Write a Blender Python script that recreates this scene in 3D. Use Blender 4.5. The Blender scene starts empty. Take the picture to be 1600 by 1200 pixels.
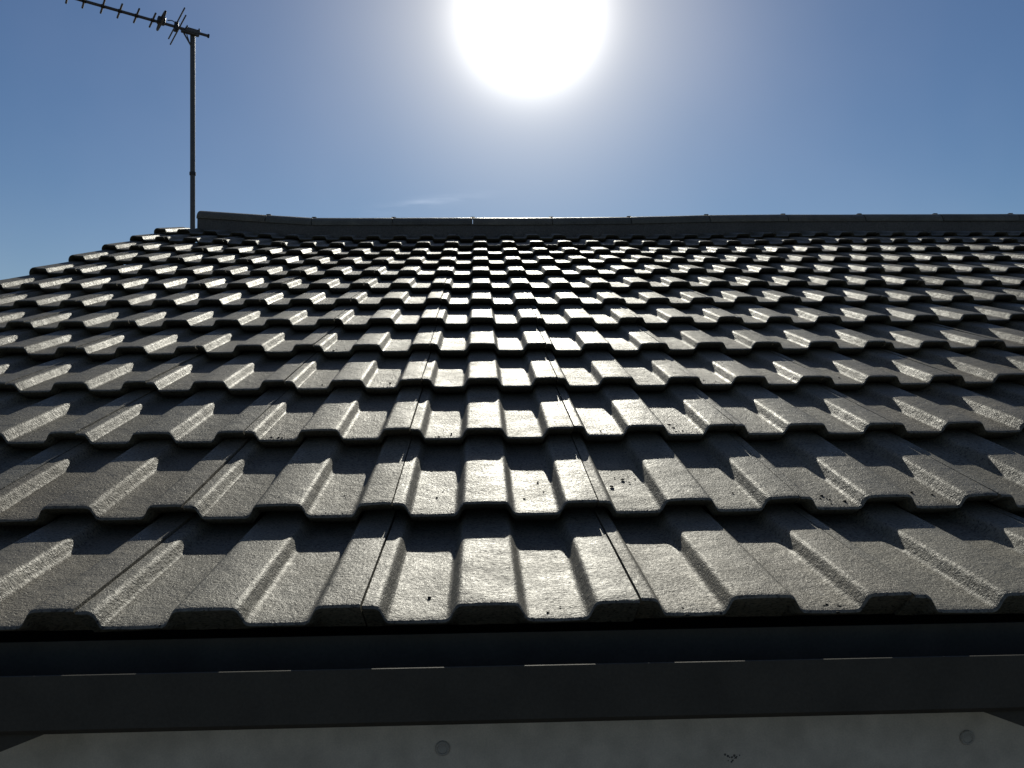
import bpy, bmesh, math, random
from mathutils import Vector, Matrix, noise

R = math.radians
scene = bpy.context.scene
COL = scene.collection
rng = random.Random(11)

# ------------------------------------------------------------------ camera
PITCH = R(17.3)                        # roof pitch
CP, SP = math.cos(PITCH), math.sin(PITCH)
cam_d = bpy.data.cameras.new('camera')
cam = bpy.data.objects.new('camera', cam_d)
COL.objects.link(cam)
right = Vector((0.999267, -0.036887, -0.010241))
up = Vector((0.009229, -0.027497, 0.999579))
fwd = Vector((0.037153, 0.998941, 0.027136))
m = Matrix((right, up, -fwd)).transposed().to_4x4()
m.translation = (-0.0502, -0.93111, 0.255)
cam.matrix_world = m
cam_d.sensor_fit = 'HORIZONTAL'
cam_d.sensor_width = 36.0
cam_d.lens = 36.0 * 1340 / 1600
cam_d.clip_start = 0.02
cam_d.clip_end = 5000
scene.camera = cam

# ------------------------------------------------------------------ light
SUN_DIR = Vector((0.05696, 0.90628, 0.41883)).normalized()
SUN_EL = math.asin(SUN_DIR.z)
SUN_AZ = math.atan2(SUN_DIR.x, SUN_DIR.y)      # from +Y towards +X
SKY_STRENGTH = 0.05
SUN_STRENGTH = 4.0
EXPOSURE = 0.0

world = bpy.data.worlds.new('World')
scene.world = world
world.use_nodes = True
nt = world.node_tree
nt.nodes.clear()


def N(tree, kind, **kw):
    n = tree.nodes.new(kind)
    for k, v in kw.items():
        setattr(n, k, v)
    return n


def MATH(tree, op, a, b=None, c=None, clamp=False):
    n = tree.nodes.new('ShaderNodeMath')
    n.operation = op
    n.use_clamp = clamp
    for i, v in enumerate((a, b, c)):
        if v is None:
            continue
        if isinstance(v, (int, float)):
            n.inputs[i].default_value = v
        else:
            tree.links.new(v, n.inputs[i])
    return n.outputs[0]


def build_world():
    L = nt.links
    out = N(nt, 'ShaderNodeOutputWorld')
    sky = N(nt, 'ShaderNodeTexSky')
    sky.sky_type = 'NISHITA'
    sky.sun_disc = False
    sky.sun_elevation = SUN_EL
    sky.sun_rotation = SUN_AZ
    sky.altitude = 50
    sky.air_density = 1.0
    sky.dust_density = 0.0
    sky.ozone_density = 2.0
    bg = N(nt, 'ShaderNodeBackground')
    bg.inputs[1].default_value = SKY_STRENGTH
    hs = N(nt, 'ShaderNodeHueSaturation')
    hs.inputs['Saturation'].default_value = 1.28
    hs.inputs['Value'].default_value = 0.98
    L.new(sky.outputs[0], hs.inputs['Color'])
    tn = N(nt, 'ShaderNodeMix', data_type='RGBA', blend_type='MULTIPLY')
    tn.inputs[0].default_value = 1.0
    L.new(hs.outputs[0], tn.inputs[6])
    tn.inputs[7].default_value = (1.02, 0.985, 1.06, 1)
    L.new(tn.outputs[2], bg.inputs[0])
    tc = N(nt, 'ShaderNodeTexCoord')
    nrm = N(nt, 'ShaderNodeVectorMath', operation='NORMALIZE')
    L.new(tc.outputs['Generated'], nrm.inputs[0])
    dirv = nrm.outputs[0]
    dot = N(nt, 'ShaderNodeVectorMath', operation='DOT_PRODUCT')
    L.new(dirv, dot.inputs[0])
    dot.inputs[1].default_value = SUN_DIR
    ang = MATH(nt, 'ARCCOSINE', MATH(nt, 'MINIMUM', dot.outputs['Value'], 0.9999999))
    deg = MATH(nt, 'MULTIPLY', ang, 180 / math.pi)
    # blown-out sun and the bright circumsolar air around it (function of the angle to the sun only)
    core = MATH(nt, 'EXPONENT', MATH(nt, 'MULTIPLY', MATH(nt, 'POWER', MATH(nt, 'DIVIDE', deg, 3.5), 2.4), -1.0))
    far = MATH(nt, 'EXPONENT', MATH(nt, 'DIVIDE', deg, -5.6))
    em = None

    def emission(col, fac, strength):
        e = N(nt, 'ShaderNodeBackground')
        e.inputs[0].default_value = (*col, 1)
        L.new(MATH(nt, 'MULTIPLY', fac, strength), e.inputs[1])
        return e.outputs[0]
    shaders = [bg.outputs[0],
               emission((1.0, 0.985, 0.95), core, 2.0),
               emission((1.0, 0.90, 0.70), far, 1.50)]
    # thin wisp of cirrus low over the ridge and very faint mottling
    def gauss_dir(c, sx, sz, tilt):
        c = Vector(c).normalized()
        rt = c.cross(Vector((0, 0, 1))).normalized()
        u2 = rt.cross(c).normalized()
        a = rt * math.cos(tilt) + u2 * math.sin(tilt)
        b = u2 * math.cos(tilt) - rt * math.sin(tilt)
        o = []
        for ax, s in ((a, sx), (b, sz)):
            d = N(nt, 'ShaderNodeVectorMath', operation='DOT_PRODUCT')
            L.new(dirv, d.inputs[0])
            d.inputs[1].default_value = ax
            o.append(MATH(nt, 'POWER', MATH(nt, 'DIVIDE', d.outputs['Value'], s), 2.0))
        front = N(nt, 'ShaderNodeVectorMath', operation='DOT_PRODUCT')
        L.new(dirv, front.inputs[0])
        front.inputs[1].default_value = c
        fr = MATH(nt, 'GREATER_THAN', front.outputs['Value'], 0.0)
        return MATH(nt, 'MULTIPLY', fr, MATH(nt, 'EXPONENT', MATH(nt, 'MULTIPLY', MATH(nt, 'ADD', o[0], o[1]), -1.0)))
    mp = N(nt, 'ShaderNodeMapping')
    mp.inputs['Scale'].default_value = (7, 7, 55)
    mp.inputs['Rotation'].default_value = (0, R(-9), 0)
    L.new(dirv, mp.inputs[0])
    nz = N(nt, 'ShaderNodeTexNoise')
    nz.inputs['Scale'].default_value = 2.2
    nz.inputs['Detail'].default_value = 5
    L.new(mp.outputs[0], nz.inputs['Vector'])
    cl = MATH(nt, 'MULTIPLY', MATH(nt, 'SUBTRACT', nz.outputs[0], 0.42, clamp=True), 2.0)
    w1 = MATH(nt, 'MULTIPLY', gauss_dir((-0.0654, 0.997, 0.2385), 0.055, 0.0055, R(9.5)), cl)
    shaders.append(emission((1, 1, 1), w1, 0.24))
    nz2 = N(nt, 'ShaderNodeTexNoise')
    nz2.inputs['Scale'].default_value = 2.6
    nz2.inputs['Detail'].default_value = 4
    L.new(dirv, nz2.inputs['Vector'])
    mot = MATH(nt, 'ADD', MATH(nt, 'MULTIPLY', MATH(nt, 'SUBTRACT', nz2.outputs[0], 0.45, clamp=True), 0.12), 0.031)
    shaders.append(emission((1.0, 0.78, 0.70), mot, 1.0))
    cur = shaders[0]
    for s in shaders[1:]:
        a = N(nt, 'ShaderNodeAddShader')
        L.new(cur, a.inputs[0])
        L.new(s, a.inputs[1])
        cur = a.outputs[0]
    L.new(cur, out.inputs[0])


build_world()

sun_d = bpy.data.lights.new('sun', 'SUN')
sun_d.energy = SUN_STRENGTH
sun_d.angle = R(0.53)
sun_d.color = (1.0, 0.96, 0.83)
sun = bpy.data.objects.new('sun', sun_d)
sun.rotation_euler = SUN_DIR.to_track_quat('Z', 'Y').to_euler()
sun.location = SUN_DIR * 50
COL.objects.link(sun)

vs = scene.view_settings
vs.view_transform = 'Standard'
vs.look = 'None'
vs.exposure = EXPOSURE
vs.gamma = 1.0
vs.use_curve_mapping = False


# ------------------------------------------------------------------ helpers
def mat(name, build):
    mt = bpy.data.materials.new(name)
    mt.use_nodes = True
    t = mt.node_tree
    p = t.nodes['Principled BSDF']
    build(t, p)
    return mt


def ramp(t, fac, stops):
    r = t.nodes.new('ShaderNodeValToRGB')
    el = r.color_ramp.elements
    while len(el) < len(stops):
        el.new(0.5)
    for e, (pos, c) in zip(el, stops):
        e.position = pos
        e.color = (*c, 1) if len(c) == 3 else c
    t.links.new(fac, r.inputs[0])
    return r.outputs[0]


def noise_tex(t, vec, scale, detail=3, rough=0.55):
    n = t.nodes.new('ShaderNodeTexNoise')
    n.inputs['Scale'].default_value = scale
    n.inputs['Detail'].default_value = detail
    n.inputs['Roughness'].default_value = rough
    t.links.new(vec, n.inputs['Vector'])
    return n.outputs[0]


def mixc(t, a, b, fac, mode='MIX'):
    n = t.nodes.new('ShaderNodeMix')
    n.data_type = 'RGBA'
    n.blend_type = mode
    for i, v in ((0, fac), (6, a), (7, b)):
        if isinstance(v, (int, float)):
            n.inputs[i].default_value = v
        elif isinstance(v, tuple):
            n.inputs[i].default_value = (*v, 1)
        else:
            t.links.new(v, n.inputs[i])
    return n.outputs[2]


def coords(t, per_object=True):
    tc = t.nodes.new('ShaderNodeTexCoord')
    if not per_object:
        return tc.outputs['Object'], None
    oi = t.nodes.new('ShaderNodeObjectInfo')
    mul = MATH(t, 'MULTIPLY', oi.outputs['Random'], 37.0)
    add = t.nodes.new('ShaderNodeVectorMath')
    add.operation = 'ADD'
    t.links.new(tc.outputs['Object'], add.inputs[0])
    t.links.new(mul, add.inputs[1])
    return add.outputs[0], oi.outputs['Random']


def tile_mat(t, p):
    v, rnd = coords(t)
    big = noise_tex(t, v, 9, 4)
    fine = noise_tex(t, v, 260, 3, 0.6)
    grit = noise_tex(t, v, 620, 2, 0.5)
    base = ramp(t, big, [(0.3, (0.112, 0.104, 0.080)), (0.55, (0.150, 0.139, 0.108)), (0.75, (0.190, 0.177, 0.138))])
    tint = ramp(t, rnd, [(0.0, (1.0, 0.98, 0.95)), (0.3, (0.78, 0.77, 0.76)), (0.55, (1.08, 1.06, 1.02)), (0.8, (1.02, 0.94, 0.86)), (1.0, (0.9, 0.89, 0.88))])
    c = mixc(t, base, tint, 1.0, 'MULTIPLY')
    spk = ramp(t, fine, [(0.34, (0.18, 0.18, 0.18)), (0.46, (0.95, 0.95, 0.95)), (0.70, (1.45, 1.43, 1.38))])
    c = mixc(t, c, spk, 0.8, 'MULTIPLY')
    # scattered dark pits / lichen specks with their own shape
    vo = t.nodes.new('ShaderNodeTexVoronoi')
    vo.inputs['Scale'].default_value = 120
    t.links.new(v, vo.inputs['Vector'])
    pit = ramp(t, vo.outputs['Distance'], [(0.12, (1, 1, 1)), (0.22, (0, 0, 0))])
    gate = ramp(t, noise_tex(t, v, 38, 2), [(0.46, (0, 0, 0)), (0.58, (1, 1, 1))])
    pm = mixc(t, pit, gate, 1.0, 'MULTIPLY')
    c = mixc(t, c, (0.012, 0.011, 0.010), pm)
    t.links.new(c, p.inputs['Base Color'])
    rr = ramp(t, fine, [(0.3, (0.64,) * 3), (0.7, (0.46,) * 3)])
    wear = ramp(t, noise_tex(t, v, 14, 4, 0.65), [(0.35, (0.0,) * 3), (0.65, (1.0,) * 3)])
    rsum = MATH(t, 'ADD', MATH(t, 'ADD', rr, MATH(t, 'MULTIPLY', wear, 0.09)), MATH(t, 'MULTIPLY', MATH(t, 'FRACT', MATH(t, 'MULTIPLY', rnd, 7.3)), 0.09))
    t.links.new(MATH(t, 'SUBTRACT', rsum, 0.06), p.inputs['Roughness'])
    p.inputs['Specular IOR Level'].default_value = 0.27
    h = MATH(t, 'ADD', MATH(t, 'MULTIPLY', fine, MATH(t, 'ADD', MATH(t, 'MULTIPLY', wear, 0.8), 0.55)), MATH(t, 'MULTIPLY', grit, 0.5))
    h = MATH(t, 'ADD', h, MATH(t, 'MULTIPLY', noise_tex(t, v, 45, 2), 1.5))
    h = MATH(t, 'SUBTRACT', h, MATH(t, 'MULTIPLY', pm, 0.8))
    b = t.nodes.new('ShaderNodeBump')
    b.inputs['Strength'].default_value = 0.75
    b.inputs['Distance'].default_value = 0.0019
    t.links.new(h, b.inputs['Height'])
    t.links.new(b.outputs[0], p.inputs['Normal'])


def plain(col, rough, bump=0.0, scale=200, var=0.15, metal=0.0, spec=0.5):
    def f(t, p):
        v, rnd = coords(t, False)
        n = noise_tex(t, v, scale, 4)
        n2 = noise_tex(t, v, scale * 0.06, 3)
        lo = tuple(x * (1 - var) for x in col)
        hi = tuple(min(1, x * (1 + var)) for x in col)
        c = ramp(t, n, [(0.3, lo), (0.7, hi)])
        c = mixc(t, c, ramp(t, n2, [(0.3, (0.8,) * 3), (0.7, (1.1,) * 3)]), 1.0, 'MULTIPLY')
        t.links.new(c, p.inputs['Base Color'])
        t.links.new(ramp(t, n2, [(0.3, (max(0.05, rough - .06),) * 3), (0.7, (min(1, rough + .06),) * 3)]), p.inputs['Roughness'])
        p.inputs['Metallic'].default_value = metal
        p.inputs['Specular IOR Level'].default_value = spec
        if bump:
            b = t.nodes.new('ShaderNodeBump')
            b.inputs['Strength'].default_value = 0.5
            b.inputs['Distance'].default_value = bump
            t.links.new(n, b.inputs['Height'])
            t.links.new(b.outputs[0], p.inputs['Normal'])
    return f


def brick_mat(t, p):
    tc = t.nodes.new('ShaderNodeTexCoord')
    b = t.nodes.new('ShaderNodeTexBrick')
    b.inputs['Scale'].default_value = 1.0
    b.inputs['Brick Width'].default_value = 0.225
    b.inputs['Row Height'].default_value = 0.075
    b.inputs['Mortar Size'].default_value = 0.005
    b.inputs['Color1'].default_value = (0.24, 0.11, 0.07, 1)
    b.inputs['Color2'].default_value = (0.30, 0.15, 0.09, 1)
    b.inputs['Mortar'].default_value = (0.3, 0.28, 0.25, 1)
    mp = t.nodes.new('ShaderNodeMapping')
    mp.inputs['Rotation'].default_value = (R(90), 0, 0)
    t.links.new(tc.outputs['Object'], mp.inputs[0])
    t.links.new(mp.outputs[0], b.inputs['Vector'])
    t.links.new(b.outputs[0], p.inputs['Base Color'])
    p.inputs['Roughness'].default_value = 0.9


def ground_mat(t, p):
    v, _ = coords(t, False)
    c = ramp(t, noise_tex(t, v, 1.3, 6), [(0.3, (0.075, 0.070, 0.055)), (0.6, (0.10, 0.092, 0.075)), (0.8, (0.13, 0.12, 0.10))])
    t.links.new(c, p.inputs['Base Color'])
    p.inputs['Roughness'].default_value = 0.95


M = {
    'tile': mat('concrete_tile', tile_mat),
    'ridge': mat('concrete_ridge', tile_mat),
    'mortar': mat('ridge_mortar', plain((0.105, 0.095, 0.080), 0.9, 0.003, 120, 0.35)),
    'deck': mat('roof_underlay', plain((0.03, 0.028, 0.026), 0.9)),
    'gutter': mat('black_plastic', plain((0.066, 0.058, 0.044), 0.7, 0.0002, 300, 0.1, 0, 0.25)),
    'fascia': mat('grey_board', plain((0.55, 0.485, 0.39), 0.5, 0.0004, 500, 0.10)),
    'screw': mat('screw_cap', plain((0.38, 0.35, 0.30), 0.5, 0.0003, 800, 0.2)),
    'soffit': mat('soffit_board', plain((0.3, 0.3, 0.29), 0.5)),
    'brick': mat('brickwork', brick_mat),
    'ground': mat('pale_paving', ground_mat),
    'mast': mat('galvanised_mast', plain((0.11, 0.105, 0.10), 0.6, 0.0005, 200, 0.3, 0.3)),
    'alu': mat('weathered_aluminium', plain((0.12, 0.11, 0.10), 0.6, 0.0004, 300, 0.35, 0.3)),
    'plastic': mat('antenna_plastic', plain((0.02, 0.02, 0.02), 0.5)),
    'moss': mat('moss', plain((0.022, 0.022, 0.014), 0.95, 0.002, 700, 0.4)),
}


def link(name, mesh, material, parent=None):
    o = bpy.data.objects.new(name, mesh)
    if material is not None and not mesh.materials:
        mesh.materials.append(material)
    COL.objects.link(o)
    if parent is not None:
        o.parent = parent
        o.matrix_parent_inverse = Matrix.Translation(-BASE.get(parent.name, Vector()))
    return o


BASE = {}


def empty(name, loc):
    o = bpy.data.objects.new(name, None)
    o.location = loc
    o.empty_display_size = 0.2
    COL.objects.link(o)
    BASE[o.name] = Vector(loc)
    return o


def from_bm(bm, name, smooth=None):
    bmesh.ops.recalc_face_normals(bm, faces=bm.faces)
    me = bpy.data.meshes.new(name)
    bm.to_mesh(me)
    bm.free()
    if smooth is not None:
        for p in me.polygons:
            p.use_smooth = True
        me.set_sharp_from_angle(angle=R(smooth))
    return me


def add_box(bm, lo, hi, bevel=0.0):
    r = bmesh.ops.create_cube(bm, size=1.0)
    for v in r['verts']:
        v.co = Vector([(lo[i] + hi[i]) / 2 + v.co[i] * (hi[i] - lo[i]) for i in range(3)])
    if bevel:
        es = {e for v in r['verts'] for e in v.link_edges}
        bmesh.ops.bevel(bm, geom=list(es), offset=bevel, segments=2, affect='EDGES', profile=0.5)


def add_tube(bm, pts, rad, seg=10, cap=True):
    pts = [Vector(p) for p in pts]
    rings = []
    for i, p in enumerate(pts):
        d = (pts[min(i + 1, len(pts) - 1)] - pts[max(i - 1, 0)]).normalized()
        a = d.orthogonal().normalized() if i == 0 else (prev - d * prev.dot(d)).normalized()
        prev = a
        b = d.cross(a)
        r_ = rad[i] if isinstance(rad, (list, tuple)) else rad
        rings.append([bm.verts.new(p + (a * math.cos(2 * math.pi * k / seg) + b * math.sin(2 * math.pi * k / seg)) * r_) for k in range(seg)])
    for a, b in zip(rings, rings[1:]):
        for k in range(seg):
            bm.faces.new((a[k], a[(k + 1) % seg], b[(k + 1) % seg], b[k]))
    if cap:
        bm.faces.new(list(reversed(rings[0])))
        bm.faces.new(rings[-1])


def add_prism_x(bm, prof, x0, x1, closed=True):
    """extrude a closed (y,z) profile along X"""
    a = [bm.verts.new((x0, y, z)) for y, z in prof]
    b = [bm.verts.new((x1, y, z)) for y, z in prof]
    n = len(prof)
    for i in range(n):
        j = (i + 1) % n
        bm.faces.new((a[i], a[j], b[j], b[i]))
    bm.faces.new(list(reversed(a)))
    bm.faces.new(b)


def roof_to_world(u, v, w):
    return Vector((u, v * CP - w * SP, v * SP + w * CP))


# ------------------------------------------------------------------ roof numbers
G = 0.3383            # gauge between courses
STEP = 0.027          # nose of one tile above the tile below
EAVE_LIFT = 0.029     # the eaves course is tipped up over the fascia
ROLL = 0.15           # two rolls per tile
VERGE_U = -1.884
ROWS = 13
RIGHT_U = 4.40
RIDGE_V = 13.1 * G


def smooth(a, b, x):
    t = max(0.0, min(1.0, (x - a) / (b - a)))
    return t * t * (3 - 2 * t)


def warp(u, v):
    k = 0.040 * smooth(-0.9, -1.9, u) * smooth(5 * G, 13 * G, v)
    k += 0.012 * smooth(0.9, 1.9, u) * smooth(6 * G, 13 * G, v)
    k += 0.0015 * math.sin(u * 3.1 + v * 1.7) * smooth(0.2, 1.0, v)
    return k


# ground first
bm = bmesh.new()
s = 2500
vs_ = [bm.verts.new((x * s, y * s, -2.5)) for x, y in ((-1, -1), (1, -1), (1, 1), (-1, 1))]
bm.faces.new(vs_)
ground = link('ground', from_bm(bm, 'ground'), M['ground'])
ground['kind'] = 'structure'

house = empty('house', (1.3, 4.1, -2.5))
house['label'] = 'house with a dark grey roof of ribbed concrete tiles, ridge against the sky'
house['category'] = 'house'

# walls
FASCIA_Y = 0.042
rz = roof_to_world(0, RIDGE_V, 0)
RY, RZ = rz.y, rz.z
bm = bmesh.new()
WX0, WX1, WY0, WY1 = -1.80, 4.35, 0.30, 2 * RY - 0.30


def under(y):
    return RZ - abs(y - RY) * math.tan(PITCH) - 0.17


prof = [(WY0, -2.5), (WY1, -2.5), (WY1, under(WY1)), (RY, under(RY)), (WY0, under(WY0))]
add_prism_x(bm, prof, WX0, WX1)
link('wall', from_bm(bm, 'wall'), M['brick'], house)

# roof deck: both slopes as one slab below the tiles
bm = bmesh.new()


def off(y, d):
    return RZ - abs(y - RY) * math.tan(PITCH) - d


y0, y1 = FASCIA_Y + 0.03, 2 * RY - FASCIA_Y - 0.03
prof = [(y0, off(y0, 0.10)), (RY, off(RY, 0.085)), (y1, off(y1, 0.10)), (y1, off(y1, 0.15)), (RY, off(RY, 0.15)), (y0, off(y0, 0.15))]
add_prism_x(bm, prof, VERGE_U + 0.03, RIGHT_U - 0.01)
roof = link('roof', from_bm(bm, 'roof'), M['deck'], house)
roof['label'] = 'low pitched roof of dark grey profiled concrete tiles'


# ------------------------------------------------------------------ tiles
H_ROLL = 0.0178


def roll_section(full_left=True):
    """(u, w) points of one roll relative to its lower right corner, left to right, with rounded corners"""
    raw = [(-0.0860, 0.0), (-0.0765, H_ROLL), (-0.0110, H_ROLL), (-0.0015, 0.0)]
    rad = [0.0055, 0.0055, 0.0055, 0.0055]
    pts = []
    ext = [(-0.12, 0.0)] + raw + [(0.04, 0.0)]
    for i in range(1, 5):
        p0, p1, p2 = (Vector(ext[k]) for k in (i - 1, i, i + 1))
        a = (p0 - p1).normalized()
        b = (p2 - p1).normalized()
        for q in range(5):
            t = q / 4
            A = p1 + a * rad[i - 1]
            B = p1 + b * rad[i - 1]
            pts.append(tuple(A * (1 - t) ** 2 + p1 * 2 * t * (1 - t) + B * t * t))
    # a few points across the crown (very slightly domed)
    out = []
    for k, (x, z) in enumerate(pts):
        out.append((x, z))
        if k == 9:
            for f in (0.25, 0.5, 0.75):
                out.append((-0.0710 + f * 0.0545, H_ROLL + 0.0006 * math.sin(math.pi * f)))
    return out


ROLL_PTS = roll_section()
SEAM = -0.0290        # joint on the crown of every second roll


def tile_section(x0, x1):
    """top section between local x0 and x1; local 0 = lower right corner of the tile's full (middle) roll"""
    pts = []
    for c in (-ROLL, 0.0, ROLL):
        for (x, z) in ROLL_PTS:
            pts.append((x + c, z))
        pts.append((c + 0.0315, -0.0004))
    pts = [p for p in pts if x0 < p[0] < x1]

    def zz(x):
        full = []
        for c in (-ROLL, 0.0, ROLL):
            full += [(a + c, b) for a, b in ROLL_PTS]
        for (a, b), (c2, d) in zip(full, full[1:]):
            if a <= x <= c2:
                return b + (d - b) * (x - a) / (c2 - a)
        return 0.0
    return [(x0, zz(x0))] + pts + [(x1, zz(x1))]


def tile_mesh(name, seed, verge=False, length=0.418, eaves=False):
    rr = random.Random(seed)
    x0 = -ROLL + SEAM + 0.0012
    x1 = ROLL + SEAM - 0.0012
    if verge:
        x0 = -0.0850
    sec = tile_section(x0, x1)
    if verge:
        # rounded outer shoulder that turns down over the gable
        keep = [p for p in sec if p[0] > -0.050]
        arc = []
        for k in range(9):
            a = math.pi * (1.0 - 0.5 * k / 8)
            arc.append((-0.062 + 0.022 * math.cos(a), H_ROLL - 0.018 + 0.0220 * math.sin(a)))
        sec = [(-0.084, -0.065), (-0.084, -0.030)] + arc + keep
    tongue = 0
    if not verge:
        zt = sec[0][1] - 0.011
        sec = [(x0 - 0.022, zt), (x0 - 0.0004, zt)] + sec
        tongue = 2
    vs_rows = [0.0, 0.0016, 0.0045, 0.02, 0.06, 0.11, 0.16, 0.22, 0.28, 0.345, length]
    bm = bmesh.new()
    rings = []
    off = Vector((seed * 3.17, seed * 1.3, 0))
    bow = rr.uniform(-0.0008, 0.0008)
    for r, v in enumerate(vs_rows):
        ring = []
        for ki, (x, z) in enumerate(sec):
            nx = noise.noise(Vector((x * 60, v * 25, 0)) + off) * 0.00035
            nx += noise.noise(Vector((x * 260, v * 60, 3)) + off) * 0.00012
            dz = {0: -0.0024, 1: -0.0008, 2: 0.0}.get(r, 0.0)
            dv = 0.0
            if r < 3:
                # ragged, cast nose
                e = noise.noise(Vector((x * 120, 0, 7)) + off) * 0.0011 + noise.noise(Vector((x * 420, 0, 9)) + off) * 0.0009
                dv = e * (1.0 if r < 2 else 0.6)
                dz += noise.noise(Vector((x * 300, r, 5)) + off) * (0.0007 if r < 2 else 0.0003)
            if ki < tongue:
                dv += 0.05 * (1 - v / length)
            drop = -0.0009 if (x < -ROLL + 0.0 and not verge) else 0.0     # interlock side sits a touch lower
            ring.append(bm.verts.new((x, v + dv, z + nx + dz + drop + bow * math.sin(v / length * math.pi))))
        rings.append(ring)
    n = len(sec)
    for a, b in zip(rings, rings[1:]):
        for k in range(n - 1):
            bm.faces.new((a[k], a[k + 1], b[k + 1], b[k]))
    # nose face: a short square edge, then undercut back to just above the tile below, shaped to darken the nose
    T = 0.0195
    mid, lip = [], []
    for k, (x, z) in enumerate(sec):
        c = rings[0][k].co
        zl = z - T
        if k < tongue:
            zl = z - 0.007
        elif eaves and z > -0.01:
            zl = -0.0215                      # closed ends on the eaves course
        mid.append(bm.verts.new((c.x, c.y + 0.0010, c.z - 0.0014 + noise.noise(Vector((x * 210, 4, 2)) + off) * 0.0005)))
        lip.append(bm.verts.new((c.x, c.y + (0.042 if eaves else 0.0250), zl + noise.noise(Vector((x * 90, 1, 2)) + off) * 0.0008)))  # undercut set deeper at the eaves to darken those noses further
    for k in range(n - 1):
        bm.faces.new((mid[k], mid[k + 1], rings[0][k + 1], rings[0][k]))
        bm.faces.new((lip[k], lip[k + 1], mid[k + 1], mid[k]))
    back = [bm.verts.new((x, length, z - 0.014)) for (x, z) in sec]
    for k in range(n - 1):
        bm.faces.new((back[k], back[k + 1], lip[k + 1], lip[k]))
        bm.faces.new((rings[-1][k], rings[-1][k + 1], back[k + 1], back[k]))
    # side edges
    for k in (0, n - 1):
        col = [r[k] for r in rings]
        bm.faces.new([lip[k], mid[k]] + col + [back[k]])
    return from_bm(bm, name, 38)


tiles = [tile_mesh('tile', i + 1) for i in range(12)]
etiles = [tile_mesh('tile', i + 70, eaves=True) for i in range(8)]
vtiles = [tile_mesh('verge_tile', i + 40, True) for i in range(4)]
TAU = math.atan2(STEP, G)


def place_tile(me, col_u, row, parent):
    o = link('tile', me, M['tile'], None)
    o.parent = parent
    v = row * G
    w = warp(col_u, v)
    if row == 0:
        v, w = 0.0039, EAVE_LIFT
        tau = math.atan2(EAVE_LIFT + STEP, G)
    else:
        dw = (warp(col_u, v + G) - w) / G
        tau = TAU - math.atan(dw)
    ju = rng.uniform(-0.0004, 0.0004)
    jv = rng.uniform(-0.0030, 0.0030) + (0.003 * math.sin(row * 5.3) if row > 1 else 0)
    jw = rng.uniform(-0.0009, 0.0011)
    o.location = roof_to_world(col_u + ju, v + jv, w + jw)
    slope_u = (warp(col_u + 0.1, v) - warp(col_u - 0.1, v)) / 0.2 if row else 0
    o.rotation_euler = (PITCH - tau + R(rng.uniform(-0.25, 0.25)),
                        -math.atan(slope_u) + R(rng.uniform(-0.22, 0.22)), R(rng.uniform(-0.07, 0.07)))
    return o


n_cols = int((RIGHT_U + 1.8) / 0.3)
for row in range(ROWS):
    for c in range(n_cols):
        u = -1.8 + 0.3 * c
        if c == 0:
            me = vtiles[rng.randrange(len(vtiles))]
        else:
            me = rng.choice(etiles if row == 0 else tiles)
        t = place_tile(me, u, row, roof)
        if c == 0:
            t.name = 'verge_tile'
            k = 1 - 0.034 * (row / 12) / 0.205
            t.scale.x = k
            t.location.x += (ROLL + SEAM) * (1 - k)

# ------------------------------------------------------------------ ridge
R_LEN = 0.473


def ridge_lift(u):
    return 0.046 * smooth(-0.95, -1.76, u) + 0.016 * smooth(0.6, 1.6, u)


def ridge_mesh(seed, length, end=False):
    bm = bmesh.new()
    off = Vector((seed * 2.7, 0, 0))
    rings = []
    seg = 18
    xs = [0.0, 0.003, 0.05, 0.15, 0.25, 0.35, length - 0.003, length] if length > 0.4 else [0.0, 0.003, 0.05, 0.12, length - 0.003, length]
    for i, x in enumerate(xs):
        ring = []
        sc = 0.985 if i in (0, len(xs) - 1) else 1.0
        if end and i == 0:
            sc = 0.90
        for k in range(seg + 1):
            a = math.pi * (0.0 + 1.0 * k / seg)
            y = -0.118 * math.cos(a) * sc
            z = 0.062 * math.sin(a) ** 0.9 * sc if 0 < k < seg else 0.0
            nn = noise.noise(Vector((x * 20, y * 30, z * 30)) + off) * 0.0008
            ring.append((x, y, z + nn))
        rings.append(ring)
    top = [[bm.verts.new(p) for p in r] for r in rings]
    bot = [[bm.verts.new((p[0], p[1] * 0.86, p[2] * 0.78 - 0.001)) for p in r] for r in rings]
    for A, flip in ((top, False), (bot, True)):
        for a, b in zip(A, A[1:]):
            for k in range(seg):
                bm.faces.new((a[k], a[k + 1], b[k + 1], b[k]))
    for i in (0, -1):
        for k in range(seg):
            bm.faces.new((top[i][k], top[i][k + 1], bot[i][k + 1], bot[i][k]))
    for k in (0, seg):
        for i in range(len(top) - 1):
            bm.faces.new((top[i][k], top[i + 1][k], bot[i + 1][k], bot[i][k]))
    return from_bm(bm, 'ridge_tile', 50)


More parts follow.
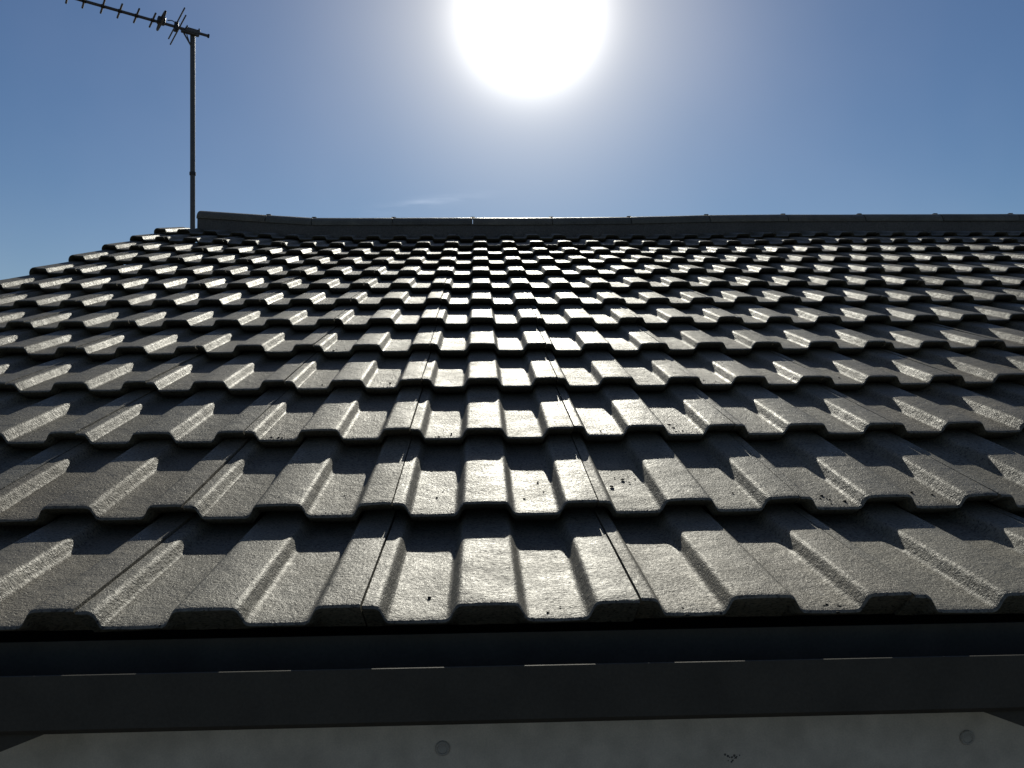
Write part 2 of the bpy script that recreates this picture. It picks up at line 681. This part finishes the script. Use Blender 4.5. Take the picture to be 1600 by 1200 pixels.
RB = 0.018          # base of the ridge tiles above the roof plane at the ridge line
joints = [-1.700, -1.300, -1.030]
while joints[-1] < RIGHT_U:
    joints.append(joints[-1] + R_LEN)
rmesh = [ridge_mesh(i, R_LEN - 0.004) for i in range(4)]
clipbm = bmesh.new()
add_box(clipbm, (-0.013, -0.02, -0.004), (0.013, 0.02, 0.0065), 0.003)
clip_me = from_bm(clipbm, 'ridge_clip', 40)
bandbm = bmesh.new()
for i in range(18):
    pass
for i, u in enumerate(joints[:-1]):
    ln = joints[i + 1] - u
    me = rmesh[i % 4] if abs(ln - R_LEN) < 0.01 else ridge_mesh(20 + i, ln - 0.004, i == 0)
    o = link('ridge_tile', me, M['ridge'])
    o.parent = roof
    za, zb = ridge_lift(u), ridge_lift(u + ln)
    o.location = (u, RY + rng.uniform(-0.002, 0.002), RZ + RB + za)
    o.rotation_euler = (R(rng.uniform(-0.6, 0.6)), -math.atan2(zb - za, ln), R(rng.uniform(-0.2, 0.2)))
    if i > 0:
        k = link('ridge_clip', clip_me, M['gutter'])
        k.parent = roof
        k.location = (u - 0.002, RY - 0.012, RZ + RB + za + 0.061)
# mortar bedding below the ridge tiles, uneven
bm = bmesh.new()
prev = None
x = joints[0] + 0.006
k = 0
while x < RIGHT_U - 0.02:
    lift = ridge_lift(x)
    e = noise.noise(Vector((x * 9, 0, 0))) * 0.004
    sec = []
    for (y, z) in ((-0.118 + e, -0.085), (-0.116 + e, -0.012), (-0.110, RB + lift + 0.004), (0, RB + lift + 0.03), (0.10, RB + lift), (0.12, -0.085)):
        sec.append(bm.verts.new((x, RY + y, RZ + z + noise.noise(Vector((x * 30, y * 40, 2))) * 0.002)))
    if prev:
        for a in range(len(sec) - 1):
            bm.faces.new((prev[a], prev[a + 1], sec[a + 1], sec[a]))
    else:
        bm.faces.new(sec)
    prev = sec
    x += 0.03
bm.faces.new(list(reversed(prev)))
mb = link('mortar_bed', from_bm(bm, 'mortar_bed', 40), M['mortar'])
mb.parent = roof

# ------------------------------------------------------------------ eaves: fascia, soffit, gutter
bm = bmesh.new()
add_box(bm, (VERGE_U + 0.02, FASCIA_Y, -0.26), (RIGHT_U - 0.02, FASCIA_Y + 0.018, -0.02), 0.002)
fascia = link('fascia_board', from_bm(bm, 'fascia_board', 30), M['fascia'], house)
fascia['label'] = 'flat grey fascia board below the black gutter'
bm = bmesh.new()
add_box(bm, (VERGE_U + 0.06, FASCIA_Y + 0.020, -0.255), (RIGHT_U - 0.06, WY0 - 0.002, -0.245))
link('soffit_board', from_bm(bm, 'soffit_board'), M['soffit'], house)

GY, GZ = -0.0763, -0.0009           # front rim of the gutter
GW, GD = 0.114, 0.058
bm = bmesh.new()
t = 0.0024
y0, y1 = GY, GY + GW
outer = [(y0, GZ), (y0, GZ - GD + 0.006), (y0 + 0.006, GZ - GD), (y1 - 0.008, GZ - GD), (y1, GZ - GD + 0.008), (y1, GZ + 0.004)]
inner = [(y1 - t, GZ + 0.004), (y1 - t, GZ - GD + 0.008 + t), (y1 - 0.008 - t, GZ - GD + t), (y0 + 0.006 + t, GZ - GD + t), (y0 + t, GZ - GD + 0.006 + t), (y0 + t, GZ - 0.0008), (y0 + 0.0014, GZ + 0.0003)]
add_prism_x(bm, outer + inner, VERGE_U, RIGHT_U)
gutter = link('gutter', from_bm(bm, 'gutter', 40), M['gutter'], house)
gutter['label'] = 'black square profile rain gutter along the eaves'
# brackets: strap round the gutter with a chamfered web below, at about 1 m centres
def bracket_mesh():
    bm = bmesh.new()
    hw, lowhw, drop = 0.095, 0.035, 0.024
    zb = GZ - GD
    # tapered web under the gutter (profile in x-z, extruded in y)
    pr = [(-hw, zb - 0.0012), (hw, zb - 0.0012), (lowhw, zb - drop), (-lowhw, zb - drop)]
    a = [bm.verts.new((x, y0 + 0.012, z)) for x, z in pr]
    b = [bm.verts.new((x, FASCIA_Y - 0.003, z)) for x, z in pr]
    for i in range(4):
        j = (i + 1) % 4
        bm.faces.new((a[i], a[j], b[j], b[i]))
    bm.faces.new(list(reversed(a)))
    bm.faces.new(b)
    # strap up the front
    add_box(bm, (-0.022, y0 - 0.0045, zb - 0.001), (0.022, y0 - 0.0012, GZ - 0.004), 0.001)
    add_box(bm, (-0.022, y0 - 0.0045, zb - 0.0060), (0.022, y0 + 0.020, zb - 0.0016), 0.001)
    return from_bm(bm, 'bracket', 30)


bme = bracket_mesh()
for x in (-1.602, -0.573, 0.553, 1.582, 2.61, 3.64):
    o = link('bracket', bme, M['gutter'])
    o.parent = gutter
    o.location = (x, 0, 0)
# screw caps on the fascia
def screw_mesh():
    bm = bmesh.new()
    prof = [(0.0085, 0.0), (0.0085, -0.0012), (0.0075, -0.0024), (0.0060, -0.0026), (0.0052, -0.0014), (0.0020, -0.0012)]
    seg = 20
    rings = [[bm.verts.new((r * math.cos(2 * math.pi * k / seg), y, r * math.sin(2 * math.pi * k / seg))) for k in range(seg)] for r, y in prof]
    for a, b in zip(rings, rings[1:]):
        for k in range(seg):
            bm.faces.new((a[k], a[(k + 1) % seg], b[(k + 1) % seg], b[k]))
    bm.faces.new(rings[-1])
    return from_bm(bm, 'screw', 30)


sme = screw_mesh()
for x, z in ((-1.30, -0.128), (-0.096, -0.1255), (0.503, -0.128), (1.10, -0.127)):
    o = link('screw', sme, M['screw'])
    o.parent = fascia
    o.location = (x, FASCIA_Y - 0.0002, z)

# a dried dirt splash on the board
bm = bmesh.new()
dr = random.Random(3)
for k in range(14):
    q_ = bmesh.ops.create_icosphere(bm, subdivisions=1, radius=dr.uniform(0.0006, 0.0017))
    ox, oz = dr.gauss(0, 0.004), dr.gauss(0, 0.003)
    for vv in q_['verts']:
        vv.co = Vector((0.232 + ox + vv.co.x, FASCIA_Y - 0.0002 + vv.co.y * 0.3, -0.143 + oz + vv.co.z))
dirt = link('dirt_splash', from_bm(bm, 'dirt_splash', 60), M['mortar'])
dirt.parent = fascia

# ------------------------------------------------------------------ television antenna
T0 = Vector((-1.9298, 4.7525, 2.7464))        # where the boom crosses the mast
ant = empty('tv_antenna', (T0.x, T0.y, 0.55))
ant['label'] = 'television aerial with short cross rods on a tall thin grey mast'
ant['category'] = 'antenna'
A = R(60)
bd = Vector((-math.sin(A), -math.cos(A), math.tan(R(4.05)))).normalized()
ed = Vector((math.cos(A), -math.sin(A), 0))
upv = bd.cross(ed)
if upv.z < 0:
    upv = -upv


def part(name, bm, mt, smooth_=40, parent=None):
    return link(name, from_bm(bm, name, smooth_), mt, parent or ant)


bm = bmesh.new()
add_tube(bm, [(T0.x, T0.y, 0.55), (T0.x, T0.y, 1.9), (T0.x, T0.y, T0.z + 0.012)], 0.0160, 16)
part('mast', bm, M['mast'])
bm = bmesh.new()
add_tube(bm, [(T0.x, T0.y, 1.805), (T0.x, T0.y, 1.825)], 0.0205, 16)
part('mast_collar', bm, M['plastic'])
for zz_ in (0.68, 0.98):
    bm = bmesh.new()
    add_box(bm, (T0.x - 0.03, T0.y - 0.03, zz_ - 0.015), (WX0 + 0.001, T0.y - 0.022, zz_ + 0.015), 0.002)
    add_box(bm, (WX0 - 0.006, T0.y - 0.09, zz_ - 0.06), (WX0 + 0.001, T0.y + 0.06, zz_ + 0.06), 0.002)
    add_tube(bm, [(T0.x, T0.y, zz_ - 0.015), (T0.x, T0.y, zz_ + 0.015)], 0.0235, 16)
    part('wall_bracket', bm, M['mast'])
bo = T0 + upv * 0.006 - Vector((0, 0.028, 0))     # boom rides in front of the mast head
bm = bmesh.new()
add_tube(bm, [bo - bd * 0.108, bo + bd * 0.4, bo + bd * 1.15], 0.0095, 12)
boom = part('boom', bm, M['alu'])
bm = bmesh.new()
add_tube(bm, [bo - bd * 0.114, bo - bd * 0.104], 0.0135, 12)
part('end_cap', bm, M['plastic'])
dists = [0.239, 0.335, 0.433, 0.531, 0.636, 0.728, 0.825, 0.922, 1.02, 1.11]
for i, d in enumerate(dists):
    L2 = 0.112 - 0.002 * i
    c = bo + bd * d
    bm = bmesh.new()
    add_tube(bm, [c - ed * L2, c, c + ed * L2], 0.0062, 8)
    part('director_rod', bm, M['alu'])
    bm = bmesh.new()
    add_tube(bm, [c - bd * 0.010, c + bd * 0.010], 0.0118, 10)
    part('rod_clip', bm, M['plastic'])
# folded dipole and its box
c = bo + bd * 0.187
bm = bmesh.new()
loop = []
Ld, hh = 0.150, 0.020
for k in range(33):
    a = 2 * math.pi * k / 32
    ca, sa = math.cos(a), math.sin(a)
    loop.append(c + upv * (0.012 + hh * sa) + ed * (Ld * ca ))
add_tube(bm, loop, 0.0060, 8, cap=False)
part('dipole_loop', bm, M['alu'])
bm = bmesh.new()
add_box(bm, (-0.024, -0.024, -0.010), (0.024, 0.024, 0.034), 0.006)
rot = Matrix((bd, ed, upv)).transposed().to_4x4()
bmesh.ops.transform(bm, matrix=Matrix.Translation(c) @ rot, verts=bm.verts)
part('junction_box', bm, M['plastic'])
# reflector: two long rods and their carrier
c = bo + bd * 0.095
for dz, db, L2 in ((0.020, 0.0, 0.26), (-0.020, -0.012, 0.25)):
    bm = bmesh.new()
    add_tube(bm, [c + upv * dz + bd * db - ed * L2, c + upv * dz + bd * db, c + upv * dz + bd * db + ed * L2], 0.0048, 8)
    part('reflector_rod', bm, M['alu'])
bm = bmesh.new()
add_box(bm, (-0.012, -0.016, -0.030), (0.012, 0.016, 0.030), 0.003)
bmesh.ops.transform(bm, matrix=Matrix.Translation(c) @ rot, verts=bm.verts)
part('reflector_carrier', bm, M['plastic'])
# clamp at the mast head: plate, cradle strut, bolts
bm = bmesh.new()
add_box(bm, (-0.050, -0.016, -0.022), (0.062, 0.016, -0.011), 0.002)
add_box(bm, (-0.040, -0.020, -0.014), (0.040, 0.020, 0.014), 0.003)
bmesh.ops.transform(bm, matrix=Matrix.Translation(bo) @ rot, verts=bm.verts)
part('clamp', bm, M['mast'])
bm = bmesh.new()
p0 = bo + bd * 0.052 - upv * 0.016
add_tube(bm, [p0, Vector((T0.x, T0.y - 0.018, T0.z - 0.095))], 0.0055, 8)
part('cradle_strut', bm, M['mast'])
for d in (0.028, -0.048):
    bm = bmesh.new()
    q = bo + bd * d
    add_tube(bm, [q - upv * 0.02, q + upv * 0.032], 0.0042, 8)
    add_tube(bm, [q + upv * 0.014, q + upv * 0.022], 0.0085, 6)
    part('bolt', bm, M['mast'])
# coax from the box to the mast
bm = bmesh.new()
a0 = bo + bd * 0.150 + upv * 0.026
pts = []
for k in range(13):
    f = k / 12
    p = a0.lerp(bo + bd * 0.03 - upv * 0.02, f)
    p = p + upv * (0.020 * math.sin(math.pi * min(1, f * 1.6)) if f < 0.62 else -0.006 * math.sin(math.pi * (f - 0.62) / 0.38))
    pts.append(p)
for z in (2.6, 2.2, 1.8, 1.4, 1.0):
    pts.append(Vector((T0.x + 0.003, T0.y + 0.0245, z)))
add_tube(bm, pts, 0.0032, 6)
part('cable', bm, M['plastic'])

# ------------------------------------------------------------------ moss and grit on the tiles
bm = bmesh.new()
mr = random.Random(5)


def tile_z(row, x):
    """height of the tile surface over the plane a distance x up from the nose of that course"""
    if row == 0:
        return EAVE_LIFT - (EAVE_LIFT + STEP) / G * x
    return -STEP / G * x


def lump(u, row, x, size):
    v = row * G + x
    w = tile_z(row, x) + warp(u, v)
    p = roof_to_world(u, v, w + size * 0.10)
    r_ = bmesh.ops.create_icosphere(bm, subdivisions=1, radius=size)
    sx, sy = mr.uniform(0.7, 1.5), mr.uniform(0.7, 1.4)
    for vv in r_['verts']:
        k = 1 + 0.45 * noise.noise(vv.co * (1.3 / size) + Vector((u * 50, x * 50, row)))
        vv.co = p + Vector((vv.co.x * sx * k, vv.co.y * sy * k, vv.co.z * 0.55 * k))


for row, col, x, n in ((2, -3, 0.012, 7), (2, -1, 0.012, 5), (2, -2, 0.06, 1), (2, 1, 0.02, 6), (2, 2, 0.06, 10), (1, 1, 0.17, 6), (1, 0, 0.12, 3), (1, -1, 0.11, 2),
                       (1, -2, 0.02, 4), (3, -2, 0.02, 3), (2, 3, 0.03, 5), (1, 3, 0.05, 7), (0, 1, 0.03, 4), (0, -1, 0.10, 1), (0, 2, 0.03, 4), (1, 4, 0.03, 4), (3, 3, 0.03, 5), (4, -3, 0.02, 3), (0, 0, 0.05, 2)):
    for _ in range(n):
        lump(col * ROLL + mr.uniform(0.008, 0.054), row, max(0.004, x + mr.gauss(0, 0.022)), mr.choice((0.0009, 0.0012, 0.0015, 0.0020, 0.0028)))
for _ in range(100):
    row = mr.randrange(0, 10)
    col = mr.randrange(-11, 18)
    lump(col * ROLL + mr.uniform(0.006, 0.056), row, abs(mr.gauss(0, 0.07)) + 0.004, mr.uniform(0.0008, 0.0022))
moss = link('moss', from_bm(bm, 'moss', 60), M['moss'])
moss['kind'] = 'stuff'
moss['label'] = 'small dark specks of moss and grit lying on the roof tiles'
moss['category'] = 'moss'
